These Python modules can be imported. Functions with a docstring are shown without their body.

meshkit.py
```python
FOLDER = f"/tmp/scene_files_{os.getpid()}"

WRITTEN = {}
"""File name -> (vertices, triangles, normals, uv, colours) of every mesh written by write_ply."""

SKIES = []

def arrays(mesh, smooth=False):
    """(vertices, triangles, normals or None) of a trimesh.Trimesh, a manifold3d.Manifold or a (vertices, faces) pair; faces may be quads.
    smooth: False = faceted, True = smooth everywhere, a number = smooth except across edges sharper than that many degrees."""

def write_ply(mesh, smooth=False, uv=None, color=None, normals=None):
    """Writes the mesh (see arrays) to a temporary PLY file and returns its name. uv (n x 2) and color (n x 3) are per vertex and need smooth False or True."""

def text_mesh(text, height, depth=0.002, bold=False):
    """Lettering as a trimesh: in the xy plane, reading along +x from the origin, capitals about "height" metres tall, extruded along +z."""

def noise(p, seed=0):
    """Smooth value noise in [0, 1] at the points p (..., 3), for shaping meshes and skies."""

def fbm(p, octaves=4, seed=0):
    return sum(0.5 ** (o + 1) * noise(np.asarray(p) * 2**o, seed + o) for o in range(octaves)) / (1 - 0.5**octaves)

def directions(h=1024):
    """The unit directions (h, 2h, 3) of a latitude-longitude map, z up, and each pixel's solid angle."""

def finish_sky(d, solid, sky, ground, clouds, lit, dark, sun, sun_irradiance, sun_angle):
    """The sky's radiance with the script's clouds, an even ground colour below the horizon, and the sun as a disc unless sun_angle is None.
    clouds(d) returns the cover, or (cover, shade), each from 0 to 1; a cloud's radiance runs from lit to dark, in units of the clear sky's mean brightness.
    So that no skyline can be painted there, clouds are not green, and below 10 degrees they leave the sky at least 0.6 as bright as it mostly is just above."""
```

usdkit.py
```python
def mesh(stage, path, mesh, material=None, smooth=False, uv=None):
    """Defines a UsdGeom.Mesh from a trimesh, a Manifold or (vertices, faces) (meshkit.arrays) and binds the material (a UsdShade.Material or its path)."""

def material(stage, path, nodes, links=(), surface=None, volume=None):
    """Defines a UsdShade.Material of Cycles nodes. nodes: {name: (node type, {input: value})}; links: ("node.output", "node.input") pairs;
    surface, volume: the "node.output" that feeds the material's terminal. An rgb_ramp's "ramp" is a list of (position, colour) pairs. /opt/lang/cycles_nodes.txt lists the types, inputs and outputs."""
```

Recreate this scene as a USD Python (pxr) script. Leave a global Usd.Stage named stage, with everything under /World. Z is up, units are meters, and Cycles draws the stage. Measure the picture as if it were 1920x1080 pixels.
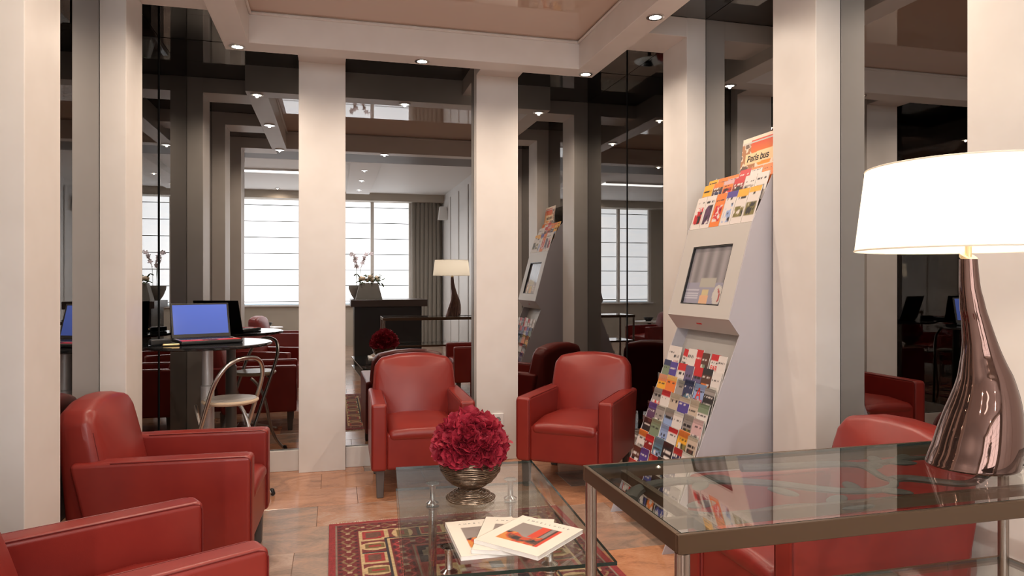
import math, random
import numpy as np, trimesh, manifold3d as m3
import usdkit, meshkit
from pxr import Usd, UsdGeom, UsdLux, UsdShade, Gf, Sdf, Vt
from shapely.geometry import Polygon

random.seed(7)
rng = np.random.default_rng(11)
stage = Usd.Stage.CreateInMemory()
UsdGeom.SetStageUpAxis(stage, UsdGeom.Tokens.z)
UsdGeom.SetStageMetersPerUnit(stage, 1.0)
UsdGeom.Xform.Define(stage, '/World')
UsdGeom.Scope.Define(stage, '/World/Looks')
PI = math.pi

# ------------------------------------------------------------------ camera, sky, exposure
YAW = 14.45
cam = UsdGeom.Camera.Define(stage, '/World/camera')
cam.AddTranslateOp().Set(Gf.Vec3d(0, 0, 1.2))
cam.AddRotateXYZOp().Set(Gf.Vec3f(90, 0, -YAW))
cam.CreateHorizontalApertureAttr(36.0)
cam.CreateVerticalApertureAttr(20.25)
cam.CreateFocalLengthAttr(36.0 * 1300 / 1920)
cam.CreateVerticalApertureOffsetAttr(-12 / 1920 * 36.0)
cam.CreateClippingRangeAttr(Gf.Vec2f(0.05, 100))
EXPOSURE = -0.14
cam.CreateExposureAttr(EXPOSURE)
SPOT_I = 4.4           # multiplies every recessed spot
WINDOW_E = 5.0         # radiance of the backlit blinds
LAMP_I = 1.9
WARM = (1.0, 0.82, 0.66)
dome = UsdLux.DomeLight.Define(stage, '/World/sky')
dome.CreateIntensityAttr(1.0)
dome.CreateColorAttr(Gf.Vec3f(0.75, 0.86, 1.0))

# ------------------------------------------------------------------ helpers
used = {}
def numbered(parent, name):
    k = used.get((parent, name), 0)
    used[(parent, name)] = k + 1
    return parent + '/' + (name if k == 0 else f'{name}_{k:03d}')

def data(p, label=None, cat=None, group=None, kind=None):
    for k, v in (('label', label), ('category', cat), ('group', group), ('kind', kind)):
        if v: p.SetCustomDataByKey(k, v)
    return p

def thing(name, label=None, cat=None, loc=(0, 0, 0), rotz=0.0, group=None, kind=None, M=None):
    x = UsdGeom.Xform.Define(stage, numbered('/World', name))
    if M is not None:
        x.AddTransformOp().Set(Gf.Matrix4d(*np.asarray(M, float).T.ravel().tolist()))
    else:
        x.AddTranslateOp().Set(Gf.Vec3d(*map(float, loc)))
        x.AddRotateZOp().Set(float(math.degrees(rotz)))
    return data(x.GetPrim(), label, cat, group, kind)

def part(parent, name, mesh, mat, smooth=30, label=None, kind=None):
    base = '/World' if parent is None else str(parent.GetPath())
    m = usdkit.mesh(stage, numbered(base, name), mesh, MAT[mat] if isinstance(mat, str) else mat, smooth)
    return data(m.GetPrim(), label=label, kind=kind)

def solo(name, mesh, mat, label, cat, group=None, smooth=30):
    return data(part(None, name, mesh, mat, smooth), label, cat, group)

def copy_of(src, name, label, loc, rotz, group=None):
    was = src.GetCustomData()
    r = thing(name, label, was.get('category'), loc, rotz, group or was.get('group'))
    r.GetReferences().AddInternalReference(src.GetPath())
    r.SetInstanceable(True)
    return r

cat_ = trimesh.util.concatenate
def T(mesh, loc=(0, 0, 0), rz=0, rx=0, ry=0, s=None):
    m = mesh.copy()
    if s is not None: m.apply_scale(s)
    if rx: m.apply_transform(trimesh.transformations.rotation_matrix(rx, [1, 0, 0]))
    if ry: m.apply_transform(trimesh.transformations.rotation_matrix(ry, [0, 1, 0]))
    if rz: m.apply_transform(trimesh.transformations.rotation_matrix(rz, [0, 0, 1]))
    m.apply_translation(loc)
    return m

def from_m3(m):
    q = m.to_mesh()
    return trimesh.Trimesh(np.array(q.vert_properties[:, :3], float), np.array(q.tri_verts), process=False)

def bx(x0, x1, y0, y1, z0, z1, c=0.0):
    """box, with chamfered edges when c > 0"""
    lo, hi = np.array([x0, y0, z0], float), np.array([x1, y1, z1], float)
    if c <= 0:
        m = trimesh.creation.box(hi - lo)
        m.apply_translation((lo + hi) / 2)
        return m
    pts = []
    for sx in (0, 1):
        for sy in (0, 1):
            for sz in (0, 1):
                p = np.where([sx, sy, sz], hi, lo)
                d = np.where([sx, sy, sz], -c, c)
                for k in range(3):
                    q = p + d; q[k] = p[k]
                    pts.append(q)
    return trimesh.convex.convex_hull(np.array(pts))

_ball = {}
def ball(r, n=16):
    if (r, n) not in _ball:
        _ball[(r, n)] = m3.Manifold.sphere(r, n)
    return _ball[(r, n)]

def hull_balls(pts, r, n=16):
    rs = r if np.ndim(r) else [r] * len(pts)
    return from_m3(m3.Manifold.batch_hull([ball(q, n).translate([float(a) for a in p]) for p, q in zip(pts, rs)]))

def rbox(x0, x1, y0, y1, z0, z1, r, n=16):
    return hull_balls([(x, y, z) for x in (x0 + r, x1 - r) for y in (y0 + r, y1 - r) for z in (z0 + r, z1 - r)], r, n)

def lathe(profile, n=48):
    return trimesh.creation.revolve(np.array(profile, float), sections=n)

def tube(pts, r, n=10, closed=False):
    p = np.asarray(pts, float)
    if closed:
        t = np.roll(p, -1, 0) - np.roll(p, 1, 0)
    else:
        t = np.gradient(p, axis=0)
    t /= np.linalg.norm(t, axis=1, keepdims=True) + 1e-12
    a = np.zeros_like(p)
    ref = np.array([0, 0, 1.0]) if abs(t[0][2]) < 0.9 else np.array([1.0, 0, 0])
    v = np.cross(t[0], ref); v /= np.linalg.norm(v)
    for i in range(len(p)):
        v = v - t[i] * np.dot(v, t[i]); v /= np.linalg.norm(v) + 1e-12
        a[i] = v
    b = np.cross(t, a)
    ang = np.arange(n) * 2 * PI / n
    rr = np.broadcast_to(r, (len(p),))[:, None, None]
    V = (p[:, None] + rr * (np.cos(ang)[None, :, None] * a[:, None] + np.sin(ang)[None, :, None] * b[:, None])).reshape(-1, 3)
    m = len(p)
    F = []
    for i in range(m if closed else m - 1):
        for j in range(n):
            k, i2 = (j + 1) % n, (i + 1) % m
            A, B, C, D = i * n + j, i * n + k, i2 * n + k, i2 * n + j
            F += [[A, B, C], [A, C, D]]
    if not closed:
        V = np.vstack([V, p[0], p[-1]])
        c0, c1 = m * n, m * n + 1
        for j in range(n):
            k = (j + 1) % n
            F += [[c0, k, j], [c1, (m - 1) * n + j, (m - 1) * n + k]]
    return trimesh.Trimesh(V, np.array(F), process=False)

def smoothpath(pts, n=40, closed=False):
    from scipy.interpolate import splprep, splev
    p = np.array(pts, float)
    tck, _ = splprep(p.T, s=0, k=min(3, len(p) - 1), per=closed)
    return np.array(splev(np.linspace(0, 1, n), tck)).T

def extrude(poly, h):
    return trimesh.creation.extrude_polygon(Polygon(poly), h)

def loft(sections):
    """closed rings of equal length, capped"""
    S = np.array(sections, float)
    m, n = S.shape[:2]
    V = np.vstack([S.reshape(-1, 3), S[0].mean(0), S[-1].mean(0)])
    F = []
    for i in range(m - 1):
        for j in range(n):
            k = (j + 1) % n
            F += [[i * n + j, i * n + k, (i + 1) * n + k], [i * n + j, (i + 1) * n + k, (i + 1) * n + j]]
    for j in range(n):
        k = (j + 1) % n
        F += [[m * n, k, j], [m * n + 1, (m - 1) * n + j, (m - 1) * n + k]]
    return trimesh.Trimesh(V, np.array(F), process=False)

def painted(parent, name, w, h, nx, ny, paint, mat='print', origin=(0, 0, 0), label=None, z=None):
    """a flat printed sheet, w x h in its own xy plane, coloured per vertex by paint(u, v) (u, v in 0..1)"""
    u, v = np.meshgrid(np.linspace(0, 1, nx), np.linspace(0, 1, ny))
    zz = np.zeros_like(u) if z is None else z(u, v)
    V = np.stack([u * w, v * h, zz], -1).reshape(-1, 3) + np.array(origin)
    i, j = np.meshgrid(np.arange(nx - 1), np.arange(ny - 1))
    q = np.stack([j * nx + i, j * nx + i + 1, (j + 1) * nx + i + 1, (j + 1) * nx + i], -1).reshape(-1, 4)
    p = part(parent, name, (V, q), mat, False, label)
    col = np.clip(paint(u, v), 0, 1).reshape(-1, 3)
    UsdGeom.PrimvarsAPI(p).CreatePrimvar('ink', Sdf.ValueTypeNames.Color3fArray, 'vertex').Set(Vt.Vec3fArray.FromNumpy(col.astype(np.float32)))
    return p

def srgb(*c):
    c = np.array(c, float) / 255
    return tuple(np.where(c < 0.04045, c / 12.92, ((c + 0.055) / 1.055) ** 2.4))

# ------------------------------------------------------------------ materials
MAT = {}
def mat(name, nodes, links=(), surface='p.BSDF'):
    MAT[name] = usdkit.material(stage, '/World/Looks/' + name, nodes, links, surface)
def plain(name, color, rough=0.5, **kw):
    mat(name, {'p': ('principled_bsdf', dict(base_color=color, roughness=rough, **kw))})
def grained(name, c1, c2, scale=40, rough=0.5, bump=0.0, bscale=None, stretch=(1, 1, 1), **kw):
    n = {'g': ('texture_coordinate', {}), 'm': ('mapping', {'scale': stretch}), 'n': ('noise_texture', {'scale': scale, 'detail': 4.0}),
         'r': ('rgb_ramp', {'ramp': [(0.3, c1), (0.7, c2)]}), 'p': ('principled_bsdf', dict(roughness=rough, **kw))}
    l = [('g.object', 'm.vector'), ('m.vector', 'n.vector'), ('n.fac', 'r.fac'), ('r.color', 'p.base_color')]
    if bump:
        n['n2'] = ('noise_texture', {'scale': bscale or scale * 4, 'detail': 3.0})
        n['b'] = ('bump', {'strength': bump, 'distance': 0.002})
        l += [('m.vector', 'n2.vector'), ('n2.fac', 'b.height'), ('b.normal', 'p.normal')]
    mat(name, n, l)
def glow(name, color, strength):
    mat(name, {'e': ('emission', {'color': color, 'strength': strength})}, surface='e.emission')

grained('paint', (0.74, 0.70, 0.66), (0.78, 0.745, 0.71), 6, 0.42)
plain('paint_ceiling', (0.80, 0.79, 0.78), 0.6)
plain('wall_white', (0.72, 0.71, 0.70), 0.5)
plain('wall_beige', (0.48, 0.43, 0.36), 0.6)
plain('mirror', (0.335, 0.33, 0.325), 0.0, metallic=1.0)
plain('mirror_dark', (0.20, 0.195, 0.19), 0.0, metallic=1.0)
plain('joint', (0.01, 0.01, 0.01), 0.6)
plain('stretch', (0.66, 0.51, 0.41), 0.02, ior=1.85)
plain('chrome', (0.75, 0.75, 0.75), 0.12, metallic=1.0)
plain('steel', (0.55, 0.53, 0.51), 0.28, metallic=1.0)
plain('silver_paint', (0.52, 0.51, 0.50), 0.35, metallic=0.5)
plain('bronze', (0.115, 0.072, 0.043), 0.34, metallic=0.75)
plain('cast_iron', (0.055, 0.05, 0.042), 0.55, metallic=0.3)
plain('bronze_leg', (0.33, 0.27, 0.23), 0.22, metallic=0.9)
plain('black_plastic', (0.015, 0.015, 0.016), 0.3)
plain('black_gloss', (0.012, 0.012, 0.013), 0.06)
plain('brass', (0.78, 0.6, 0.36), 0.3, metallic=0.9)
plain('choc_glaze', (0.17, 0.10, 0.082), 0.04, metallic=0.9)
plain('dark_leg', (0.10, 0.085, 0.08), 0.35)
plain('paper', (0.80, 0.77, 0.72), 0.6)
plain('white_plastic', (0.8, 0.79, 0.77), 0.35)
plain('ink_black', (0.02, 0.02, 0.02), 0.5)
plain('ink_red', (0.62, 0.03, 0.03), 0.5)
plain('ink_white', (0.85, 0.83, 0.8), 0.5)
plain('ink_grey', (0.25, 0.24, 0.23), 0.5)
plain('kiosk_paint', (0.56, 0.53, 0.50), 0.4, metallic=0.1)
plain('kiosk_side', (0.50, 0.48, 0.52), 0.5)
plain('curtain', (0.26, 0.235, 0.2), 0.8)
plain('soffit_brown', (0.13, 0.10, 0.085), 0.5)
plain('walnut_dark', (0.05, 0.032, 0.025), 0.3)
plain('desk_black', (0.02, 0.02, 0.02), 0.3)
plain('vase_grey', (0.22, 0.20, 0.17), 0.6)
plain('leaf', (0.05, 0.09, 0.03), 0.5)
plain('cream_petal', (0.75, 0.58, 0.4), 0.6)
plain('orchid_petal', (0.72, 0.62, 0.64), 0.6)
plain('stem', (0.12, 0.15, 0.06), 0.5)
plain('stool_wood', (0.62, 0.48, 0.34), 0.4)
plain('stool_top', (0.50, 0.46, 0.42), 0.3)
plain('rug_edge', (0.23, 0.02, 0.02), 0.9)
plain('fringe', (0.72, 0.6, 0.48), 0.9)
plain('gold_pen', (0.8, 0.6, 0.3), 0.3, metallic=0.6)
grained('wire', (0.17, 0.11, 0.07), (0.30, 0.22, 0.16), 60, 0.3, metallic=0.85)
mat('print', {'a': ('attribute', {'attribute': 'ink'}), 'p': ('principled_bsdf', {'roughness': 0.45})}, [('a.color', 'p.base_color')])
mat('rug_pile', {'a': ('attribute', {'attribute': 'ink'}), 'g': ('texture_coordinate', {}), 'n': ('noise_texture', {'scale': 260.0, 'detail': 2.0}),
                 'b': ('bump', {'strength': 0.6, 'distance': 0.004}), 'p': ('principled_bsdf', {'roughness': 0.95, 'sheen_weight': 0.1})},
    [('a.color', 'p.base_color'), ('g.object', 'n.vector'), ('n.fac', 'b.height'), ('b.normal', 'p.normal')])
mat('display', {'a': ('attribute', {'attribute': 'ink'}), 'p': ('principled_bsdf', {'roughness': 0.08, 'emission_strength': 0.45})},
    [('a.color', 'p.emission_color'), ('a.color', 'p.base_color')])
grained('leather', (0.20, 0.015, 0.0115), (0.255, 0.023, 0.015), 5, 0.36, specular_ior_level=0.5, bump=0.08, bscale=420)
plain('piping', (0.15, 0.011, 0.01), 0.4)
grained('petal', (0.24, 0.008, 0.020), (0.43, 0.018, 0.045), 30, 0.65)
def glass(name, tint, refl=1.0):
    mat(name, {'t': ('transparent_bsdf', {'color': tint}), 'g': ('glossy_bsdf', {'color': (refl, refl, refl), 'roughness': 0.0}),
               'bf': ('geometry', {}), 'io': ('mix_float', {'a': 1.52, 'b': 1 / 1.52}), 'f': ('fresnel', {}), 'm': ('mix_closure', {})},
        [('bf.backfacing', 'io.fac'), ('io.result', 'f.IOR'), ('f.fac', 'm.fac'), ('t.BSDF', 'm.closure1'), ('g.BSDF', 'm.closure2')], 'm.closure')
glass('glass', (0.93, 0.96, 0.95))
glass('glass_smoke', (0.86, 0.89, 0.87))
plain('glass_edge', (0.012, 0.03, 0.026), 0.1)
glow('lens_glow', (1.0, 0.86, 0.66), 14.0)
glow('strip_glow', (1.0, 0.98, 0.95), 9.0)
mat('shade_cloth', {'d': ('diffuse_bsdf', {'color': (0.84, 0.81, 0.76)}), 't': ('translucent_bsdf', {'color': (0.88, 0.84, 0.77)}), 'm': ('mix_closure', {'fac': 0.55})},
    [('d.BSDF', 'm.closure1'), ('t.BSDF', 'm.closure2')], 'm.closure')
# backlit roman blind: daylight glowing through white cloth, with faint weave
mat('blind_cloth', {'g': ('texture_coordinate', {}), 'm': ('mapping', {'scale': (1.0, 1.0, 6.0)}), 'n': ('noise_texture', {'scale': 3.0, 'detail': 3.0}),
                    'r': ('rgb_ramp', {'ramp': [(0.2, (0.86, 0.93, 1.0)), (0.8, (0.96, 0.98, 1.0))]}),
                    'p': ('principled_bsdf', {'base_color': (0.8, 0.8, 0.8), 'roughness': 0.9, 'emission_strength': WINDOW_E})},
    [('g.object', 'm.vector'), ('m.vector', 'n.vector'), ('n.fac', 'r.fac'), ('r.color', 'p.emission_color')])
plain('blind_seam', (0.35, 0.36, 0.37), 0.8)
# polished multicolour stone: orange to pink-grey with dark veins, a few variants
for k, (a, b, c) in enumerate([((0.20, 0.115, 0.075), (0.47, 0.225, 0.125), (0.56, 0.29, 0.17)), ((0.23, 0.165, 0.125), (0.36, 0.235, 0.175), (0.47, 0.33, 0.25)),
                               ((0.26, 0.13, 0.08), (0.52, 0.24, 0.125), (0.58, 0.30, 0.17)), ((0.19, 0.14, 0.11), (0.31, 0.22, 0.17), (0.44, 0.27, 0.19)),
                               ((0.20, 0.13, 0.09), (0.42, 0.215, 0.13), (0.45, 0.31, 0.23))]):
    mat(f'stone_{k}', {'g': ('geometry', {}), 'm': ('mapping', {'location': (k * 3.7, k * 1.9, 0), 'rotation': (0, 0, 0.5 + 0.5 * k), 'scale': (1.0, 2.2, 1.0)}),
                       'n': ('noise_texture', {'scale': 3.2, 'detail': 7.0, 'roughness': 0.62, 'distortion': 1.4}),
                       'v': ('noise_texture', {'scale': 55.0, 'detail': 3.0}), 'mx': ('mix_float', {'fac': 0.22}),
                       'r': ('rgb_ramp', {'ramp': [(0.30, a), (0.47, b), (0.62, c)]}), 'p': ('principled_bsdf', {'roughness': 0.16})},
        [('g.position', 'm.vector'), ('m.vector', 'n.vector'), ('m.vector', 'v.vector'), ('n.fac', 'mx.a'), ('v.fac', 'mx.b'), ('mx.result', 'r.fac'), ('r.color', 'p.base_color')])
plain('grout', (0.17, 0.11, 0.08), 0.6)

# ------------------------------------------------------------------ the room
XL, XR, YB = -1.03, 2.05, 4.63           # mirror planes
ZP, ZB, ZL = 2.69, 2.51, 2.58            # mirrored soffit, beam underside, lintel underside
XF = 1.36                                # where the mirrored bay ends
YW, XWL, XWR, ZC = -4.1, -2.8, 2.04, 2.84  # window wall, far left wall, right wall, front ceiling
# floor: stone tiles in running bond, each its own piece; beyond the bay the material takes over
fl = data(thing('floor', 'polished orange and pink-grey stone tiled floor', kind='structure'))
part(fl, 'grout_bed', bx(XWL, 2.2, YW - 0.1, 4.8, -0.05, -0.002), 'grout')
rows = 0
y = 4.80
TW, TH = 0.61, 0.318
while y > 0.6:
    off = (rows % 2) * TW / 2 + 0.06 * math.sin(rows * 2.3)
    x = -1.03 - TW + off
    while x < 2.05:
        x0, x1 = max(x, -1.03) + 0.001, min(x + TW, 2.05) - 0.001
        y0, y1 = y - TH + 0.001, min(y, 4.63) - 0.001
        if x1 - x0 > 0.02 and y1 - y0 > 0.02:
            part(fl, 'stone_tile', bx(x0, x1, y0, y1, -0.02, 0.0, 0.0012), f'stone_{rng.integers(0, 5)}', False)
        x += TW
    y -= TH
    rows += 1
part(fl, 'far_stone', cat_([bx(XWL, 2.05, YW, y, -0.02, 0.0), bx(XWL, -1.031, y, 1.36, -0.02, 0.0)]), 'stone_1', False, kind='stuff')

# walls: smoked mirror panels between white pilasters, over a white plinth
PIL_L = [(3.52, 3.80), (2.44, 2.73), (1.36, 1.65)]
PIL_R = [(3.54, 3.83), (2.46, 2.75), (1.46, 1.755)]
PIL_B = [(-0.21, 0.075), (0.925, 1.212)]
G = 0.0015
def wall(name, label):
    return data(thing(name, label, kind='structure'))
wb = wall('wall_back', 'back wall of smoked mirror panels')
part(wb, 'backing', bx(XL - 0.06, XR + 0.06, YB + 0.008, YB + 0.06, 0, ZP + 0.2), 'joint')
xs = [XL + 0.006, PIL_B[0][0] - G, PIL_B[0][1] + G, PIL_B[1][0] - G, PIL_B[1][1] + G, XR - 0.006]
for a, b in ((xs[0], xs[1]), (xs[2], xs[3]), (xs[4], xs[5])):
    part(wb, 'mirror_panel', bx(a, b, YB, YB + 0.006, 0.132, ZP - 0.002), 'mirror', False)
wl = wall('wall_left', 'left wall of smoked mirror panels')
part(wl, 'backing', bx(XL - 0.06, XL - 0.008, XF, YB + 0.06, 0, ZP + 0.2), 'joint')
wr = wall('wall_right', 'right wall of smoked mirror panels')
part(wr, 'backing', bx(XR + 0.008, XR + 0.06, XF, YB + 0.06, 0, ZP + 0.2), 'joint')
for w, x0, x1, pl in ((wl, XL - 0.006, XL, PIL_L), (wr, XR, XR + 0.006, PIL_R)):
    ys = [YB - 0.004] + [v for a, b in pl for v in (b + G, a - G)] + [XF]
    for k in range(0, len(ys) - 1, 2):
        if ys[k] - ys[k + 1] > 0.03:
            part(w, 'mirror_panel', bx(x0, x1, ys[k + 1], ys[k], 0.132, ZP - 0.002), 'mirror', False)
bb = data(part(None, 'baseboard_back', cat_([bx(a + 0.001, b - 0.001, YB - 0.03, YB, 0.0, 0.13, 0.002) for a, b in ((XL, xs[1]), (xs[2], xs[3]), (xs[4], XR))]), 'paint'), 'white plinth below the back mirror', kind='structure')
for nm, x0, x1, pl in (('baseboard_left', XL, XL + 0.03, PIL_L), ('baseboard_right', XR - 0.03, XR, PIL_R)):
    ys = [YB - 0.03] + [v for a, b in pl for v in (b + G, a - G)] + [XF]
    data(part(None, nm, cat_([bx(x0, x1, ys[k + 1], ys[k], 0, 0.13, 0.002) for k in range(0, len(ys) - 1, 2) if ys[k] - ys[k + 1] > 0.03]), 'paint'),
         'white plinth below the side mirror', kind='structure')
# portal frames: pilaster with its lintel running out to the coffer beam
CX0, CX1, CX2, CX3 = -0.588, -0.448, 1.467, 1.61
CY0, CY1, CY2, CY3 = 1.95, 2.09, 4.04, 4.19
tn = [0]
def portal(label, upright, lintel):
    tn[0] += 1
    t = data(thing(f'trim_{tn[0]}', label, kind='structure'))
    part(t, 'pilaster', upright, 'paint', False)
    part(t, 'lintel', lintel, 'paint', False)
for k, (a, b) in enumerate(PIL_L):
    portal(f'white pilaster on the left wall, number {k+1} from the back corner', bx(XL, -0.92, a, b, 0, ZP, 0.002), bx(-0.92, CX0, a, b, ZL, ZP - 0.001, 0.002))
for k, (a, b) in enumerate(PIL_R):
    portal(f'white pilaster on the right wall, number {k+1} from the back corner', bx(1.93, XR, a, b, 0, ZP, 0.002), bx(CX3, 1.93, a, b, ZL, ZP - 0.001, 0.002))
for k, (a, b) in enumerate(PIL_B):
    portal('white pilaster on the back wall, ' + ('left' if k == 0 else 'right') + ' one', bx(a, b, 4.54, YB, 0, ZP, 0.002), bx(a, b, CY3, 4.54, ZL, ZP - 0.001, 0.002))
# ceiling: coffer beams, glossy stretched panel inside, dark mirror soffit around, plain white over the front room
ce = data(thing('ceiling', 'coffered ceiling with glossy beige panel and dark mirror surround', kind='structure'))
for m in (bx(CX0, CX3, CY2, CY3, ZB, ZP + 0.05, 0.002), bx(CX0, CX3, CY0, CY1, ZB, ZP + 0.05, 0.002), bx(CX0, CX1, CY1, CY2, ZB, ZP + 0.05, 0.002), bx(CX2, CX3, CY1, CY2, ZB, ZP + 0.05, 0.002)):
    part(ce, 'coffer_beam', m, 'paint', False)
e = 0.014
for m in (bx(CX1, CX2, CY2 - e, CY2, 2.664, 2.678, 0.003), bx(CX1, CX2, CY1, CY1 + e, 2.664, 2.678, 0.003), bx(CX1, CX1 + e, CY1, CY2, 2.664, 2.678, 0.003), bx(CX2 - e, CX2, CY1, CY2, 2.664, 2.678, 0.003)):
    part(ce, 'trim_bead', m, 'paint', False)
part(ce, 'stretched_panel', bx(CX1 - 0.02, CX2 + 0.02, CY1 - 0.02, CY2 + 0.02, 2.684, 2.70), 'stretch', False)
FY = 0.40
for m in (bx(XL, XR, CY3 + G, YB, ZP, ZP + 0.01), bx(XL, CX0 - G, 2.6, CY3 - G, ZP, ZP + 0.01), bx(XL, CX0 - G, 1.36, 2.6 - G, ZP, ZP + 0.01),
          bx(CX3 + G, XR, 2.6, CY3 - G, ZP, ZP + 0.01), bx(CX3 + G, XR, 1.36, 2.6 - G, ZP, ZP + 0.01), bx(CX0, CX3, 1.36, CY0 - G, ZP, ZP + 0.01)):
    part(ce, 'mirror_soffit', m, 'mirror_dark', False)
part(ce, 'front_soffit', bx(XL, XR, FY, 1.36 - G, ZP, ZP + 0.01), 'soffit_brown', False)
part(ce, 'ceiling_slab', bx(XWL, 2.2, YW - 0.1, 4.8, ZC, ZC + 0.1), 'paint_ceiling', False)
part(ce, 'fascia', bx(XWL, XR, FY - 0.04, FY, ZP - 0.0, ZC), 'paint_ceiling', False)
part(ce, 'left_soffit', bx(XWL, XL, FY, 1.36, ZP - 0.05, ZC), 'paint_ceiling', False)
part(ce, 'light_soffit', bx(0.22, 0.62, -3.3, 0.0, ZC - 0.09, ZC, 0.003), 'paint_ceiling', False)
part(ce, 'window_bulkhead', bx(XWL, XWR, YW, YW + 0.28, 2.70, ZC, 0.003), 'wall_beige', False)
# front room walls
wf = wall('wall_front', 'window wall at the far front of the room')
WX0, WX1, WZ0, WZ1 = -2.35, 1.46, 0.77, 2.70
part(wf, 'plaster', cat_([bx(XWL, WX0, YW - 0.15, YW, 0, ZC), bx(WX1, XWR + 0.1, YW - 0.15, YW, 0, ZC), bx(WX0, WX1, YW - 0.15, YW, 0, WZ0), bx(WX0, WX1, YW - 0.15, YW, WZ1, ZC)]), 'wall_beige', False)
w2 = data(part(None, 'wall_far_left', cat_([bx(XWL - 0.1, XWL, YW, 1.46, 0, ZC), bx(XWL, XL - 0.06, XF, XF + 0.1, 0, ZC)]), 'wall_white', False), 'plain wall of the front room, left side', kind='structure')
w3 = data(thing('wall_front_right', 'white panelled wall of the front room', kind='structure'))
part(w3, 'plaster', bx(XWR, XWR + 0.1, YW, XF + 0.02, 0, ZC), 'wall_white', False)
for k in range(6):
    y0 = YW + 0.35 + k * 0.84
    part(w3, 'wall_panel', bx(XWR - 0.02, XWR, y0, min(y0 + 0.72, XF - 0.02), 0.1, ZC - 0.12, 0.006), 'wall_white', False)
wn = data(thing('window_1', 'wide window with grey frame', kind='structure'))
part(wn, 'sill', bx(WX0 - 0.04, WX1 + 0.04, YW - 0.02, YW + 0.05, WZ0 - 0.03, WZ0, 0.004), 'wall_white', False)
MUL = [-1.62, -0.45, 0.713]
for xm in [WX0 + 0.03] + MUL + [WX1 - 0.03]:
    part(wn, 'mullion', bx(xm - 0.03, xm + 0.03, YW - 0.10, YW + 0.01, WZ0, WZ1, 0.004), 'paint', False)
edges = [WX0] + MUL + [WX1]
for k in range(4):
    part(wn, 'pane', bx(edges[k] + 0.03, edges[k + 1] - 0.03, YW - 0.10, YW - 0.094, WZ0, WZ1), 'glass', False)
    bl = thing('roman_blind', 'white backlit roman blind in the ' + ['farthest left', 'second', 'third', 'right'][k] + ' window bay, as seen in the mirror', 'blind')
    part(bl, 'cloth', bx(edges[k] + 0.035, edges[k + 1] - 0.035, YW - 0.05, YW - 0.045, WZ0 + 0.02, WZ1), 'blind_cloth', False)
    for q in range(7):
        z = WZ1 - 0.10 - q * 0.295
        if z > WZ0 + 0.03:
            part(bl, 'fold_rod', bx(edges[k] + 0.035, edges[k + 1] - 0.035, YW - 0.045, YW - 0.036, z - 0.006, z + 0.006), 'blind_seam', False)

# ------------------------------------------------------------------ recessed spots
def downlight(x, y, z, label, power=1.0, lit=True, group=None, color=WARM):
    t = thing('ceiling_downlight', label, 'ceiling light', (x, y, z), group=group)
    part(t, 'trim_ring', T(trimesh.creation.annulus(0.030, 0.044, 0.006), (0, 0, -0.003)), 'chrome')
    part(t, 'lens', trimesh.creation.cylinder(0.030, 0.002, sections=24), 'lens_glow')
    if lit:
        s = UsdLux.SphereLight.Define(stage, str(t.GetPath()) + '/bulb')
        s.AddTranslateOp().Set(Gf.Vec3d(0, 0, -0.013))
        s.CreateRadiusAttr(0.011)
        s.CreateIntensityAttr(560.0 * (0.02 / 0.011) ** 2 * SPOT_I * power)
        s.CreateColorAttr(Gf.Vec3f(*color))
        sh = UsdLux.ShapingAPI.Apply(s.GetPrim())
        sh.CreateShapingConeAngleAttr(84.0)
        sh.CreateShapingConeSoftnessAttr(1.0)
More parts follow.
